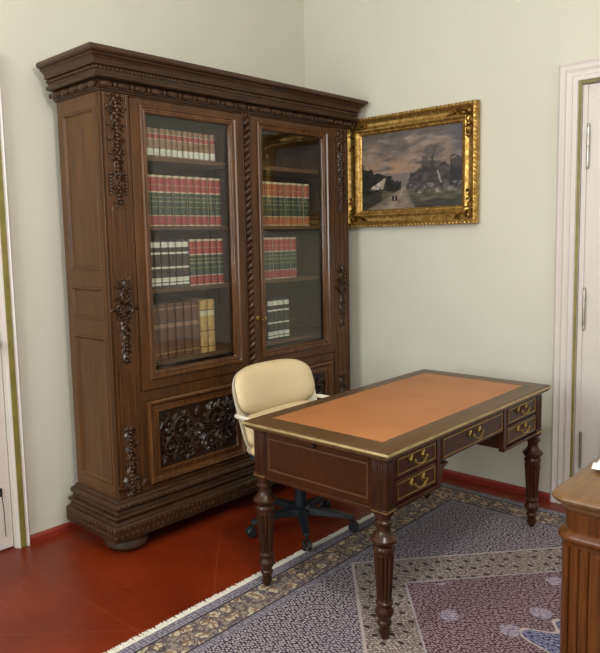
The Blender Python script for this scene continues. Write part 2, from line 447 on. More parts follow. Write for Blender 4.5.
def scroll(m_, cx, cz, R, turns, a0, dr, y0, r0=.011, leaves=7, seed=0):
    r = random.Random(seed); pts = []
    N = int(26 * turns)
    for i in range(N + 1):
        tt = i / N; a = a0 + dr * 2 * PI * turns * tt; rr = R * (1 - .82 * tt)
        pts.append((cx + rr * math.cos(a), y0 - .006 - .008 * tt, cz + rr * math.sin(a)))
    m_.tube(pts, lambda q: r0 * (1 - .45 * q), 6)
    m_.ell((pts[-1][0], y0 - .014, pts[-1][2]), r0 * 1.3, r0, r0 * 1.3, 8, 6)
    for k in range(leaves):
        i = int(N * (.02 + .75 * k / leaves)); p = pts[i]; a = a0 + dr * 2 * PI * turns * i / N
        m_.leaf(FP(y0), p[0] + .018 * math.cos(a), p[2] + .018 * math.sin(a), a + dr * r.uniform(.3, 1.1), .055 * r.uniform(.8, 1.25), .028, .017)
        m_.leaf(FP(y0), p[0] - .012 * math.cos(a), p[2] - .012 * math.sin(a), a + PI - dr * .8, .034, .02, .014)
for base, cx in ((0, .083), (BW, BW - .083)):
    p_ = M()
    # raised borders of the sunk grooves between the carvings
    for dx in (-.042, .0, .042):
        p_.tube([(cx + dx, -.001, 1.40), (cx + dx, -.001, 1.72)], .0045, 6)
    for zc in (1.40, 1.72):
        for dx in (-.021, .021):
            sgn = 1 if zc > 1.5 else -1
            p_.tube([(cx + dx + .021 * math.cos(a), -.001, zc + sgn * .021 * math.sin(a)) for a in [PI * i / 8 for i in range(9)]], .0045, 6)
    for dx in (-.042, .0, .042): p_.tube([(cx + dx, -.001, .66), (cx + dx, -.001, .93)], .0045, 6)
    p_.tube([(cx - .062, -.001, .28), (cx - .062, -.001, 2.28)], .003, 6); p_.tube([(cx + .062, -.001, .28), (cx + .062, -.001, 2.28)], .003, 6)
    pi = p_.build('pilaster', MW['case'], bc)
    def g1(m_):
        garland(m_, cx, 2.27, 1.98, .052, 0, 3 if base == 0 else 4, .2)
        garland(m_, cx, 1.97, 1.76, .036, 0, 5, .35)
        for sgn in (-1, 1):
            for k in range(7): m_.ell((cx + sgn * .043, -.006, 1.90 - .016 * k), .009, .007, .009, 8, 5)
            m_.ell((cx + sgn * .05, -.008, 2.215), .012, .010, .012, 10, 6)
    carve('carved_garland', g1, MW['carve'], pi)
    def g2(m_):
        rosette(m_, cx, 1.335, .042, 0, 9); berries(m_, cx, 1.335, 16, .048, 0, .005)
        for sgn in (-1, 1): scroll(m_, cx + sgn * .024, 1.235, .026, 1.3, PI / 2, -sgn, 0, .006, 4, 2)
        garland(m_, cx, 1.27, 1.15, .045, 0, 8, .1)
        garland(m_, cx, 1.13, .975, .040, 0, 9, .5)
    carve('carved_rosette', g2, MW['carve'], pi)
    def g3(m_):
        garland(m_, cx, .625, .45, .046, 0, 12, .5)
        for sgn in (-1, 1): scroll(m_, cx + sgn * .023, .33, .027, 1.4, -PI / 2, sgn, 0, .007, 5, 3)
        garland(m_, cx, .44, .285, .040, 0, 13, .1)
    carve('carved_drop', g3, MW['carve'], pi)
# centre twisted column
m_ = M(); cu = .955
m_.tube([(cu - .028, -.002, ZB + .04), (cu - .028, -.002, ZT - .01)], .005, 6); m_.tube([(cu + .028, -.002, ZB + .04), (cu + .028, -.002, ZT - .01)], .005, 6)
for ph in (0, PI):
    N = 560; pts = []
    for i in range(N + 1):
        z = .33 + (2.27 - .33) * i / N; a = ph + 2 * PI * (z / .078)
        pts.append((cu + .0125 * math.cos(a), -.008 + .0125 * math.sin(a), z))
    m_.tube(pts, .0125, 7)
m_.build('twisted_column', MW['carve'], bc)

# glazed doors
doors = []
for u0, u1 in ((.168, .922), (.988, BW - .168)):
    m_ = M(); z0, z1 = .803, 2.275
    a0, a1, b0, b1 = u0 + .090, u1 - .090, .895, 2.208
    m_.box(u0, a0, -.003, .028, z0, z1); m_.box(a1, u1, -.003, .028, z0, z1); m_.box(a0, a1, -.003, .028, z0, b0); m_.box(a0, a1, -.003, .028, b1, z1)
    mo = M(); rectframe(mo, a0 - .040, a1 + .040, b0 - .040, b1 + .040, [(0, -.003), (.001, -.012), (.006, -.018), (.012, -.017), (.016, -.008), (.024, -.006), (.030, -.010), (.036, -.008), (.040, .004), (.043, .016)])
    d = m_.build('glazed_door', MW['case'], bc, bev=.002); doors.append(d); mo.build('moulding', MW['mould'], d)
    g = M(); g.box(a0 - .004, a1 + .004, .017, .021, b0 - .004, b1 + .004); g.build('glass_pane', GLASS, d)
# lock plate and key on the right door
m_ = M(); ku, kz = 1.012, 1.10
m_.lathe([(.014, 0), (.014, .003), (.011, .005)], 0, 0, 16)
bmesh.ops.rotate(m_.b, verts=m_.b.verts, cent=(0, 0, 0), matrix=Matrix.Rotation(PI / 2, 3, 'X'))
bmesh.ops.translate(m_.b, verts=m_.b.verts, vec=(ku, -.003, kz))
m_.tube([(ku, -.004, kz), (ku, -.045, kz)], .004, 8)
m_.tube([(ku + .0, -.058 + .014 * math.cos(a), kz + .014 * math.sin(a)) for a in [2 * PI * i / 16 for i in range(16)]], .0035, 6, closed=True)
m_.build('lock_and_key', BRASS, doors[1])
# lower cupboard doors with carved panels
for k, (u0, u1) in enumerate(((.168, .922), (.988, BW - .168))):
    m_ = M(); z0, z1 = .295, .742
    m_.box(u0, u1, .006, .034, z0, z1)
    mo = M(); rectframe(mo, u0 + .026, u1 - .040, z0 + .006, z1 + .004, [(0, .006), (.002, -.012), (.010, -.020), (.020, -.016), (.026, -.004), (.032, .0), (.054, -.002), (.058, -.010), (.064, -.010), (.070, .002)])
    d = m_.build('cupboard_door', MW['case'], bc, bev=.002); mo.build('moulding', MW['mould'], d)
    pc = M(); a0, a1, b0, b1 = u0 + .095, u1 - .109, z0 + .075, z1 - .065
    pc.box(a0, a1, .003, .008, b0, b1)
    cx, cz = (a0 + a1) / 2, (b0 + b1) / 2
    rosette(pc, cx, cz, .045, .003, 10)
    for sgn in (-1, 1):
        scroll(pc, cx + sgn * .125, cz + .035, .078, 1.6, PI if sgn > 0 else 0, -sgn, .003, .011, 9, 21)
        scroll(pc, cx + sgn * .210, cz - .045, .064, 1.5, PI / 2, sgn, .003, .010, 8, 22)
        scroll(pc, cx + sgn * .085, cz - .075, .045, 1.3, PI / 2, sgn, .003, .009, 6, 23)
        scroll(pc, cx + sgn * .220, cz + .080, .040, 1.2, -PI / 2, -sgn, .003, .008, 6, 24)
    r = random.Random(5 + k)
    for i in range(190):
        x, z = r.uniform(a0 + .025, a1 - .025), r.uniform(b0 + .022, b1 - .022)
        pc.leaf(FP(.003), x, z, r.uniform(0, 2 * PI), r.uniform(.028, .046), r.uniform(.014, .022), r.uniform(.006, .011))
    pc.build('carved_panel', MW['panelcarve'], d, smooth=20)

# ------------------------------------------------------------------ books
BK = {}
BK['red'] = plain('book_red', (.36, .040, .034), .38, 0, .25, 60); BK['green'] = plain('book_green', (.036, .055, .030), .38, 0, .3, 60)
BK['cream'] = plain('book_cream', (.62, .53, .36), .55, 0, .15, 60); BK['white'] = plain('book_white_label', (.72, .68, .58), .55, 0, .1, 60)
BK['dark'] = plain('book_dark_brown', (.050, .032, .024), .5, 0, .3, 60); BK['brown'] = plain('book_brown_leather', (.125, .050, .026), .5, 0, .3, 40)
BK['pale'] = plain('book_pale_green', (.20, .22, .13), .5, 0, .3, 80); BK['gilt'] = plain('book_gilt', (.45, .32, .14), .4, .5, .3, 80); BK['vellum'] = plain('book_vellum', (.50, .30, .10), .5, 0, .25, 30)
BK['tan'] = plain('book_tan', (.30, .16, .085), .5, 0, .25, 40); BK['orange'] = plain('book_rust_red', (.38, .095, .050), .5, 0, .25, 60)
BK['page'] = plain('book_pages', (.60, .52, .38), .8, 0, .15, 120)
def book_proto(kind, w_, h_, d_, bands, side, first):
    """bands = [(fraction, material, raise)] bottom to top"""
    mats = []
    def mi(k):
        if k not in mats: mats.append(k)
        return mats.index(k)
    side_i = mi(side)
    m_ = M(); zs = [0]; t_ = []
    def section(z, rs):
        hw = w_ / 2 - .0030; pts = [(-hw, d_, z), (-hw, .013, z)]
        for i in range(9):
            a = PI - PI * i / 8; pts.append((hw * math.cos(a), .013 - (.013 + rs) * math.sin(a) ** .8, z))
        pts += [(hw, .013, z), (hw, d_, z), (hw - .003, d_, z), (hw - .003, .016, z), (-hw + .003, .016, z), (-hw + .003, d_, z)]
        return pts
    lev = []
    z = 0
    for fr, mt, rs in bands: lev.append((z, fr * h_, mt, rs)); z = fr * h_
    rings = []; ids = []
    for a, b, mt, rs in lev:
        rings += [section(a, rs), section(b, rs)]; ids += [mt, mt]
    R = [[m_.b.verts.new(p) for p in r] for r in rings]; n = len(R[0])
    for q in range(len(R) - 1):
        for i in range(n):
            j = (i + 1) % n; f = m_.face([R[q][i], R[q][j], R[q + 1][j], R[q + 1][i]])
            if f: f.material_index = mi(ids[q]) if 1 <= i <= 10 else side_i
    m_.face(R[0][::-1]); f = m_.face(R[-1]); f.material_index = side_i
    root = empty('book', first, 'book', (0, 0, 0))
    m_.build('cover', [BK[k] for k in mats], root, smooth=30)
    p = M(); p.box(-w_ / 2 + .0068, w_ / 2 - .0068, .0165, d_ - .004, .004, h_ - .005); p.build('page_block', BK['page'], root, smooth=0)
    return root
def copy_tree(o, parent=None):
    c = o.copy(); COL.objects.link(c)
    if parent: c.parent = parent
    for ch in list(o.children): copy_tree(ch, c)
    return c
ORD = ['first', 'second', 'third', 'fourth', 'fifth', 'sixth', 'seventh', 'eighth', 'ninth', 'tenth', 'eleventh', 'twelfth', 'thirteenth', 'fourteenth']
bcM = Matrix.Translation((BX, BY, 0)) @ Matrix.Rotation(BR, 4, 'Z')
def row(u0, pitch, n, z, v, h_, d_, bands, side, desc, where, group, start=0, total=None):
    proto = None
    for i in range(n):
        lab = '%s from left of the %s, %s' % (ORD[i], desc, where)
        if proto is None: proto = o = book_proto(desc, pitch, h_, d_, bands, side, lab)
        else: o = copy_tree(proto)
        p = bcM @ Vector((u0 + (i + .5) * pitch, v + rnd.uniform(0, .008), z + .0005))
        o.location = p; o.rotation_euler = (0, 0, BR + rnd.uniform(-.004, .004)); o['label'] = lab; o['group'] = group
RG = lambda a: [(.02, 'cream', 0), (.20, a, 0), (.215, 'cream', .002), (.37, 'green', 0), (.38, 'gilt', .002), (.47, 'green', 0), (.50, 'pale', .002), (.56, 'green', 0), (.572, 'gilt', .002), (.655, 'green', 0), (.68, 'cream', .002), (.80, a, 0), (.815, 'gilt', .002), (.955, a, 0), (1, 'cream', 0)]
BL = [(.05, 'dark', 0), (.10, 'white', 0), (.12, 'dark', 0), (.21, 'white', .001), (.40, 'dark', 0), (.44, 'white', .002), (.70, 'dark', 0), (.74, 'white', .002), (.84, 'dark', 0), (.95, 'white', .001), (1, 'dark', 0)]
BR_ = [(.10, 'brown', 0), (.115, 'gilt', .002), (.30, 'brown', 0), (.31, 'dark', .002), (.56, 'brown', 0), (.64, 'tan', .001), (.66, 'dark', .002), (.90, 'brown', 0), (.91, 'gilt', .001), (1, 'brown', 0)]
VE = [(.10, 'vellum', 0), (.12, 'brown', .001), (.40, 'vellum', 0), (.42, 'brown', .002), (.70, 'vellum', 0), (.80, 'cream', .001), (.82, 'brown', .002), (1, 'vellum', 0)]
TA = [(.06, 'tan', 0), (.30, 'white', .001), (.34, 'tan', .002), (.62, 'tan', 0), (.64, 'cream', .002), (.8, 'red', 0), (.82, 'cream', .001), (1, 'tan', 0)]
row(.30, .0390, 13, SHZ['r1'], .09, .150, .18, TA, 'tan', 'tan books with pale labels', 'top shelf, left door', 'tan books on the top shelf')
row(.295, .0500, 11, SHZ['r2'], .09, .268, .20, RG('red'), 'cream', 'green books with red bands', 'second shelf, left door', 'red and green volumes on the second left shelf')
row(.305, .0480, 6, SHZ['r3'], .09, .258, .20, BL, 'dark', 'dark brown books with white labels', 'third shelf, left door', 'white banded volumes on the third left shelf')
row(.595, .0510, 5, SHZ['r3'], .09, .258, .20, RG('red'), 'dark', 'red and green books', 'third shelf, left door', 'red and green volumes on the third left shelf')
row(.312, .0560, 6, SHZ['r4'], .09, .302, .22, BR_, 'brown', 'tall brown leather books', 'bottom shelf, left door', 'brown leather volumes on the bottom left shelf')
row(.650, .0570, 2, SHZ['r4'], .09, .300, .22, VE, 'vellum', 'tall yellow vellum books', 'bottom shelf, left door', 'yellow volumes on the bottom left shelf')
row(1.155, .0580, 8, SHZ['r2'], .09, .268, .20, RG('orange'), 'cream', 'green books with rust red bands', 'second shelf, right door', 'rust red and green volumes on the second right shelf')
row(1.155, .0550, 6, SHZ['r3'], .09, .258, .20, RG('red'), 'cream', 'red and green books', 'third shelf, right door', 'red and green volumes on the third right shelf')
row(1.205, .0490, 4, SHZ['r4'], .09, .262, .20, BL, 'dark', 'dark books with white labels', 'bottom shelf, right door', 'white banded volumes on the bottom right shelf')

# ------------------------------------------------------------------ rug
HX, HY = 1.24, 1.80
RC = (-1.40, -1.188 - HY)
t = NT('persian_carpet')
tc = t.coords(); sx = t.n('ShaderNodeSeparateXYZ'); t.set(sx.inputs[0], tc)
X, Y = sx.outputs[0], sx.outputs[1]
ax, ay = t.m('ABSOLUTE', X), t.m('ABSOLUTE', Y)
d = t.m('MINIMUM', t.m('SUBTRACT', HX, ax), t.m('SUBTRACT', HY, ay))
gt = lambda a, b: t.m('GREATER_THAN', a, b)
lt = lambda a, b: t.m('LESS_THAN', a, b)
# fine all-over herati ground
def vor2(vec, scale, rnd_=1.0, out='Distance'):
    nd = t.n('ShaderNodeTexVoronoi', voronoi_dimensions='2D'); t.set(nd.inputs['Vector'], vec)
    nd.inputs['Scale'].default_value = scale; nd.inputs['Randomness'].default_value = rnd_
    return nd.outputs[out]
nzc = t.n('ShaderNodeTexNoise'); t.set(nzc.inputs['Vector'], tc); nzc.inputs['Scale'].default_value = 26; nzc.inputs['Detail'].default_value = 2
sb = t.n('ShaderNodeVectorMath', operation='SUBTRACT'); t.set(sb.inputs[0], nzc.outputs['Color']); sb.inputs[1].default_value = (.5, .5, .5)
ms = t.n('ShaderNodeVectorMath', operation='SCALE'); t.set(ms.inputs[0], sb.outputs[0]); ms.inputs['Scale'].default_value = .045
ad = t.n('ShaderNodeVectorMath', operation='ADD'); t.set(ad.inputs[0], tc); t.set(ad.inputs[1], ms.outputs[0]); wc = ad.outputs[0]
mr = t.n('ShaderNodeMapping'); t.set(mr.inputs['Vector'], tc); mr.inputs['Rotation'].default_value = (0, 0, .6); mr.inputs['Scale'].default_value = (1, .72, 1)
n2 = vor2(mr.outputs[0], 92, .55); n3 = t.noise(tc, 3.0, 3)
fine = lt(n2, .385)
DK, LT = (.036, .028, .042), (.400, .345, .360)
field = t.mix(fine, DK, LT)
field = t.mix(t.m('MULTIPLY', t.ramp(n3, .35, .7), .30), field, (.16, .13, .18))
# border flowers
v1 = vor2(wc, 13, .75); v2 = vor2(wc, 44, .9)
bor = t.mix(lt(v2, .40), (.125, .098, .105), (.270, .220, .180))
bor = t.mix(lt(v1, .40), bor, (.060, .048, .062))
bor = t.mix(lt(v1, .35), bor, t.mix(lt(v2, .46), (.200, .120, .085), (.480, .400, .285)))
bor = t.mix(lt(v1, .11), bor, (.30, .17, .10))
guard = t.mix(gt(t.vor(tc, 60, rnd_=.4), .45), (.275, .250, .290), (.130, .115, .150))
# lozenge
mm = t.m('ADD', t.m('MULTIPLY', ax, .857), ay)
E0 = 1.56
band = t.mix(lt(vor2(mr.outputs[0], 17, .35), .17), t.mix(lt(n2, .46), (.40, .335, .305), (.15, .115, .11)), (.050, .034, .040))
inner = t.mix(fine, (.075, .030, .042), (.300, .225, .245))
wob = t.m('ADD', mm, t.m('MULTIPLY', t.m('SINE', t.m('MULTIPLY', t.m('ARCTAN2', Y, X), 22)), .055))
medal = t.mix(lt(n2, .40), (.045, .050, .115), (.27, .26, .36))
fieldc = t.mix(lt(mm, E0), field, band)
fieldc = t.mix(t.m('MULTIPLY', lt(mm, E0), gt(mm, E0 - .018)), fieldc, (.40, .34, .33))
fieldc = t.mix(lt(mm, E0 - .30), fieldc, inner)
fieldc = t.mix(t.m('MULTIPLY', lt(mm, E0 - .30), gt(mm, E0 - .312)), fieldc, (.36, .31, .33))
fieldc = t.mix(lt(wob, .70), fieldc, medal)
fieldc = t.mix(t.m('MULTIPLY', lt(wob, .70), gt(wob, .68)), fieldc, (.50, .40, .38))
spray = t.m('MULTIPLY', lt(vor2(wc, 3.3, .9), .14), lt(mm, E0 - .34))
fieldc = t.mix(spray, fieldc, t.mix(lt(n2, .42), (.16, .14, .24), (.44, .36, .38)))
colr = t.mix(lt(d, .245), fieldc, guard)
colr = t.mix(lt(d, .205), colr, bor)
colr = t.mix(lt(d, .212), colr, t.mix(gt(d, .203), colr, (.05, .04, .05)))
colr = t.mix(lt(d, .052), colr, guard)
colr = t.mix(t.m('MULTIPLY', lt(d, .060), gt(d, .050)), colr, (.05, .04, .055))
pile = t.noise(tc, 320, 2)
RUG = t.bsdf(colr, .95, bump=t.m('ADD', pile, t.m('MULTIPLY', fine, .4)), bstr=.5, bdist=.004, spec=.15)
m_ = M()
nx, ny = 62, 90
# slight waviness of a hand-knotted rug along its edges
def rp(i, j, z): 
    x = -HX + 2 * HX * i / nx; y = -HY + 2 * HY * j / ny
    return (x, y, z)
m_.box(-HX, HX, -HY, HY, 0.0005, .006)
rug = tag(m_.build('rug', RUG, loc=(RC[0], RC[1], 0), bev=.002), 'dark blue Persian rug with floral border lying on the red floor', 'rug')
m_ = M(); r = random.Random(3)
for sgn in (1, -1):
    n = 420
    for i in range(n):
        x = -HX + 2 * HX * (i + .5) / n; L = r.uniform(.030, .042); dx = r.uniform(-.005, .005)
        y0 = sgn * HY; y1 = sgn * (HY + L); h = .003
        a = [m_.b.verts.new(p) for p in ((x - .0029, y0, .001), (x + .0029, y0, .001), (x + .0029, y0, .0045), (x - .0029, y0, .0045))]
        b = [m_.b.verts.new(p) for p in ((x - .0026 + dx, y1, .0008), (x + .0026 + dx, y1, .0008), (x + .0022 + dx, y1, .003), (x - .0022 + dx, y1, .003))]
        for q in range(4): m_.face([a[q], a[(q + 1) % 4], b[(q + 1) % 4], b[q]])
        m_.face(b)
fr_ = m_.build('fringe', plain('rug_fringe', (.74, .68, .59), .9, 0, .12, 60), rug, smooth=0); fr_['kind'] = 'stuff'; fr_['label'] = 'cream knotted fringe'

# ------------------------------------------------------------------ desk
DL, DW, DZ = 1.51, .764, .006
dr_ = math.radians(-.135)
dc = Vector((-1.8866, -1.9706, 0)) + Matrix.Rotation(dr_, 3, 'Z') @ Vector((DL / 2, DW / 2, 0))
desk = empty('writing_desk', 'mahogany writing desk with tan leather top standing on the rug', 'desk', (dc.x, dc.y, DZ), dr_)
OF = (DL / 2, DW / 2, 0)
def dbuild(m_, name, mat, parent=None, bev=0, smooth=32): return m_.build(name, mat, parent or desk, bev=bev, smooth=smooth, off=OF)
# top: moulded slab with sunk leather
m_ = M()
def rloop(i, z): return [(i, i, z), (DL - i, i, z), (DL - i, DW - i, z), (i, DW - i, z)]
LI = (.112, DL - .112, .100, DW - .078)
R = m_.rings([rloop(.024, .729), rloop(.018, .733), rloop(.010, .736), rloop(.006, .742), rloop(.006, .746), rloop(.001, .749), rloop(.0, .754), rloop(.001, .760), rloop(.004, .766), rloop(.010, .768)], cap1=False)
inn = [m_.b.verts.new(p) for p in ((LI[0], LI[2], .768), (LI[1], LI[2], .768), (LI[1], LI[3], .768), (LI[0], LI[3], .768))]
low = [m_.b.verts.new((v.co.x, v.co.y, .7655)) for v in inn]
for i in range(4):
    j = (i + 1) % 4; m_.face([R[-1][i], R[-1][j], inn[j], inn[i]]); m_.face([inn[i], inn[j], low[j], low[i]])
m_.face(low)
top = dbuild(m_, 'desk_top', MW['dtop'], smooth=25)
m_ = M(); m_.box(LI[0] + .0005, LI[1] - .0005, LI[2] + .0005, LI[3] - .0005, .7657, .7682)
le = dbuild(m_, 'leather_inlay', LEATHER, top, smooth=0); le['label'] = 'tan leather writing surface'
m_ = M(); m_.tube([(-.001, -.001, .757), (DL + .001, -.001, .757), (DL + .001, DW + .001, .757), (-.001, DW + .001, .757)], .001, 4, closed=True)
m_.b.clear()
m_.rings([[(a, b, .752) for a, b, _ in rloop(.0, 0)], [(a, b, .753) for a, b, _ in rloop(-.003, 0)], [(a, b, .758) for a, b, _ in rloop(-.003, 0)], [(a, b, .762) for a, b, _ in rloop(-.001, 0)], [(a, b, .763) for a, b, _ in rloop(.003, 0)]], cap0=False, cap1=False)
dbuild(m_, 'brass_edging', EDGE, top)
# body: two drawer pedestals joined by a frieze, open below
I0 = .030
m_ = M()
P0, P1, P2, P3 = .098, .435, 1.035, DL - .098
m_.box(I0 + .012, P1, .05, DW - .05, .525, .73); m_.box(P2, DL - I0 - .012, .05, DW - .05, .525, .73); m_.box(P1, P2, .05, DW - .05, .61, .73)
dbuild(m_, 'frieze', MW['desk'], bev=.002)
# reeded corner posts
for x0, y0 in ((I0, I0), (DL - I0 - .068, I0), (I0, DW - I0 - .068), (DL - I0 - .068, DW - I0 - .068)):
    m_ = M(); m_.box(x0 + .004, x0 + .064, y0 + .004, y0 + .064, .512, .730)
    for k in range(5):
        q = .010 + k * .012
        for p in ((x0 + q, y0 + .005), (x0 + q, y0 + .063), (x0 + .005, y0 + q), (x0 + .063, y0 + q)):
            m_.tube([(p[0], p[1], .540), (p[0], p[1], .712)], .0048, 8); m_.ell((p[0], p[1], .713), .0048, .0048, .004, 8, 4)
    m_.box(x0, x0 + .068, y0, y0 + .068, .512, .530); m_.box(x0, x0 + .068, y0, y0 + .068, .722, .7295)
    po = dbuild(m_, 'corner_post', MW['deskv'], bev=.0015)
    b_ = M()
    for k in range(7):
        q = .004 + k * .010
        for p in ((x0 + q, y0 - .001), (x0 - .001, y0 + q), (x0 + q, y0 + .069), (x0 + .069, y0 + q)): b_.ell((p[0], p[1], .521), .0034, .0034, .0034, 8, 5)
    dbuild(b_, 'bead_row', BRASS, po)
# end panels with brass bead, pull-out slide and knob
for x, sg in ((I0, -1), (DL - I0, 1)):
    m_ = M(); xo = x - sg * .010
    a, b = min(xo, xo - sg * .012), max(xo, xo - sg * .012)
    m_.box(a, b, .098, DW - .098, .530, .729)
    ex = x - sg * .0
    a2, b2 = min(ex, ex - sg * .03), max(ex, ex - sg * .03)
    m_.box(a2, b2, .098, DW - .098, .513, .531)
    pn = dbuild(m_, 'end_panel', MW['desk'], bev=.002)
    fb = M(); rectframe(fb, .118, DW - .118, .555, .700, [(0, xo), (.0005, xo + sg * .003), (.004, xo + sg * .004), (.007, xo + sg * .003), (.0075, xo)], 'yz')
    dbuild(fb, 'bead_frame', plain('wood_bead', (.085, .034, .012), .3, 0, .2), pn)
    sl = M(); a, b = min(xo, xo + sg * .005), max(xo, xo + sg * .005); sl.box(a, b, .110, DW - .110, .709, .727)
    sld = dbuild(sl, 'pull_out_slide', MW['desk'], bev=.002)
    kn = M(); kn.ell((xo + sg * .014, DW / 2, .718), .008, .009, .009, 14, 8); kn.tube([(xo, DW / 2, .718), (xo + sg * .012, DW / 2, .718)], .004, 8)
    dbuild(kn, 'knob', IRON, sld)
# back panel
m_ = M(); m_.box(.098, DL - .098, DW - .052, DW - .040, .530, .729); m_.box(.098, DL - .098, DW - .06, DW - .03, .513, .531); dbuild(m_, 'back_panel', MW['desk'], bev=.002)
# front pedestal trim and brackets
m_ = M(); m_.box(.098, P1 + .004, .030, .06, .513, .529); m_.box(P1 - .026, P1 + .004, .034, .06, .529, .729)
x = P1 + .004
pts = [(x, .605), (x + .065, .605), (x + .06, .594), (x + .035, .588), (x + .018, .572), (x + .014, .552), (x, .545)]
m_.rings([[(a, .036, z) for a, z in pts], [(a, .058, z) for a, z in pts]])
dbuild(m_, 'pedestal_trim', MW['desk'], bev=.0015)
m_ = M(); m_.box(P2 - .004, DL - .098, .030, .06, .513, .529); m_.box(P2 - .004, P2 + .026, .034, .06, .529, .729)
dbuild(m_, 'pedestal_trim', MW['desk'], bev=.0015)
# drawers with brass beading and swan-neck handles
def drawer(x0, x1, z0, z1, nm='drawer'):
    m_ = M(); m_.box(x0, x1, .036, .052, z0, z1)
    d_ = dbuild(m_, nm, MW['desk'], bev=.002)
    fb = M(); e = .012
    rectframe(fb, x0 + e, x1 - e, z0 + e, z1 - e, [(0, .036), (.0003, .0325), (.0028, .0318), (.005, .0325), (.0056, .036)])
    dbuild(fb, 'brass_bead', BRASS, d_)
    h = M(); cx, cz = (x0 + x1) / 2, (z0 + z1) / 2 + .006; s_ = .044
    for sg in (-1, 1):
        h.lathe([(.012, 0), (.012, .003), (.008, .005), (.005, .008), (.005, .016), (.008, .018), (.008, .023), (.003, .026)], 0, 0, 14)
        vs = h.b.verts[-14 * 8:] if False else None
        new = list(h.b.verts)[-14 * 8:]
        for v in new: x, y, z = v.co; v.co = (cx + sg * s_ + x, .036 - z, cz + y)
        for k in range(3):
            a = PI / 2 + sg * (-.7 + .7 * k); h.leaf(lambda q, w_, hh: (q, .036 - hh, w_), cx + sg * s_ + .016 * math.cos(a), cz + .016 * math.sin(a), a, .016, .009, .004)
    pts = []
    for i in range(17):
        tt = -1 + i / 8; pts.append((cx + tt * s_, .018 - .006 * (1 - tt * tt), cz - .018 * (1 - abs(tt) ** 2.2)))
    h.tube(pts, lambda q: .0032 + .002 * math.sin(PI * q), 8)
    h.ell((cx, .012, cz - .018), .009, .005, .006, 10, 6)
    dbuild(h, 'handle', BRASS, d_)
for x0, x1 in ((.102, P1 - .030), (P2 + .030, DL - .102)):
    drawer(x0, x1, .634, .724); drawer(x0, x1, .536, .628)
drawer(P1 + .010, P2 - .010, .618, .724)
# turned and fluted legs
LP = [(.040, .513), (.040, .505), (.030, .500), (.029, .485), (.036, .478), (.036, .470), (.028, .464), (.026, .448), (.029, .436), (.038, .424), (.0525, .410), (.0525, .402), (.042, .390), (.037, .381), (.041, .376), (.043, .368), (.043, .362), (.038, .357),
      (.039, .350), (.040, .343, .12), (.0395, .335, .22), (.0295, .172, .22), (.029, .163, .12), (.029, .156), (.034, .152), (.034, .145), (.027, .139), (.028, .130), (.0365, .118), (.037, .108), (.030, .094), (.025, .086), (.024, .078), (.029, .071), (.029, .064), (.023, .058), (.021, .040), (.024, .032), (.022, .022), (.015, .008), (.013, 0.0005)]
for x, y in ((.064, .064), (DL - .064, .064), (.064, DW - .064), (DL - .064, DW - .064)):
    m_ = M(); m_.lathe(LP, x, y, 60, 12); dbuild(m_, 'leg', MW['deskv'], smooth=40)

# ------------------------------------------------------------------ office chair
ch = empty('office_chair', 'cream leather swivel office chair tucked behind the desk', 'chair', (-1.245, -.975, .0065), math.radians(-2))
def pillow(w_, h_, d0, d1, ex=4.5, seg=64, rings=9, ro=.93):
    """rounded-rectangle pillow in local x (width), z (height), y depth; returns list of rings (front to back)"""
    out = []
    def outline(k):
        pts = []
        for i in range(seg):
            a = 2 * PI * i / seg; c_, s_ = math.cos(a), math.sin(a)
            pts.append((k * w_ / 2 * math.copysign(abs(c_) ** (2 / ex), c_), k * h_ / 2 * math.copysign(abs(s_) ** (2 / ex), s_)))
        return pts
    ks = [.02, .3, .55, .75, .88, .95, .985, 1.0]
    for k in ks:
        q = (1 - k ** 6) ** .5
        out.append([(x, -d0 * q, z) for x, z in outline(k)])
    for k in ks[::-1]:
        q = (1 - k ** 6) ** .5
        out.append([(x, d1 * q, z) for x, z in outline(k)])
    return out
def place_back(rings, z0, y0, tilt, curve, zc=0, taper=0):
    res = []
    for r in rings:
        rr = []
        for x, y, z in r:
            x2 = x * (1 + taper * z)
            y2 = y - curve * x2 * x2
            rr.append((x2, y0 + y2 + math.sin(tilt) * z, z0 + z * math.cos(tilt)))
        res.append(rr)
    return res
TL = math.radians(17)
m_ = M(); m_.rings(place_back(pillow(.585, .262, .046, .02, 3.4), .760, .211, TL, .55, taper=-.06)); bk = m_.build('backrest', CREAM, ch, smooth=60)
m_ = M(); m_.rings(place_back(pillow(.575, .200, .066, .02, 3.4), .562, .152, TL, .60)); m_.build('lumbar_roll', CREAM, bk, smooth=60)
m_ = M(); m_.rings(place_back(pillow(.600, .50, -.004, .050, 4.2), .635, .186, TL, .55, taper=.16)); m_.build('back_shell', SHELL, ch, smooth=60)
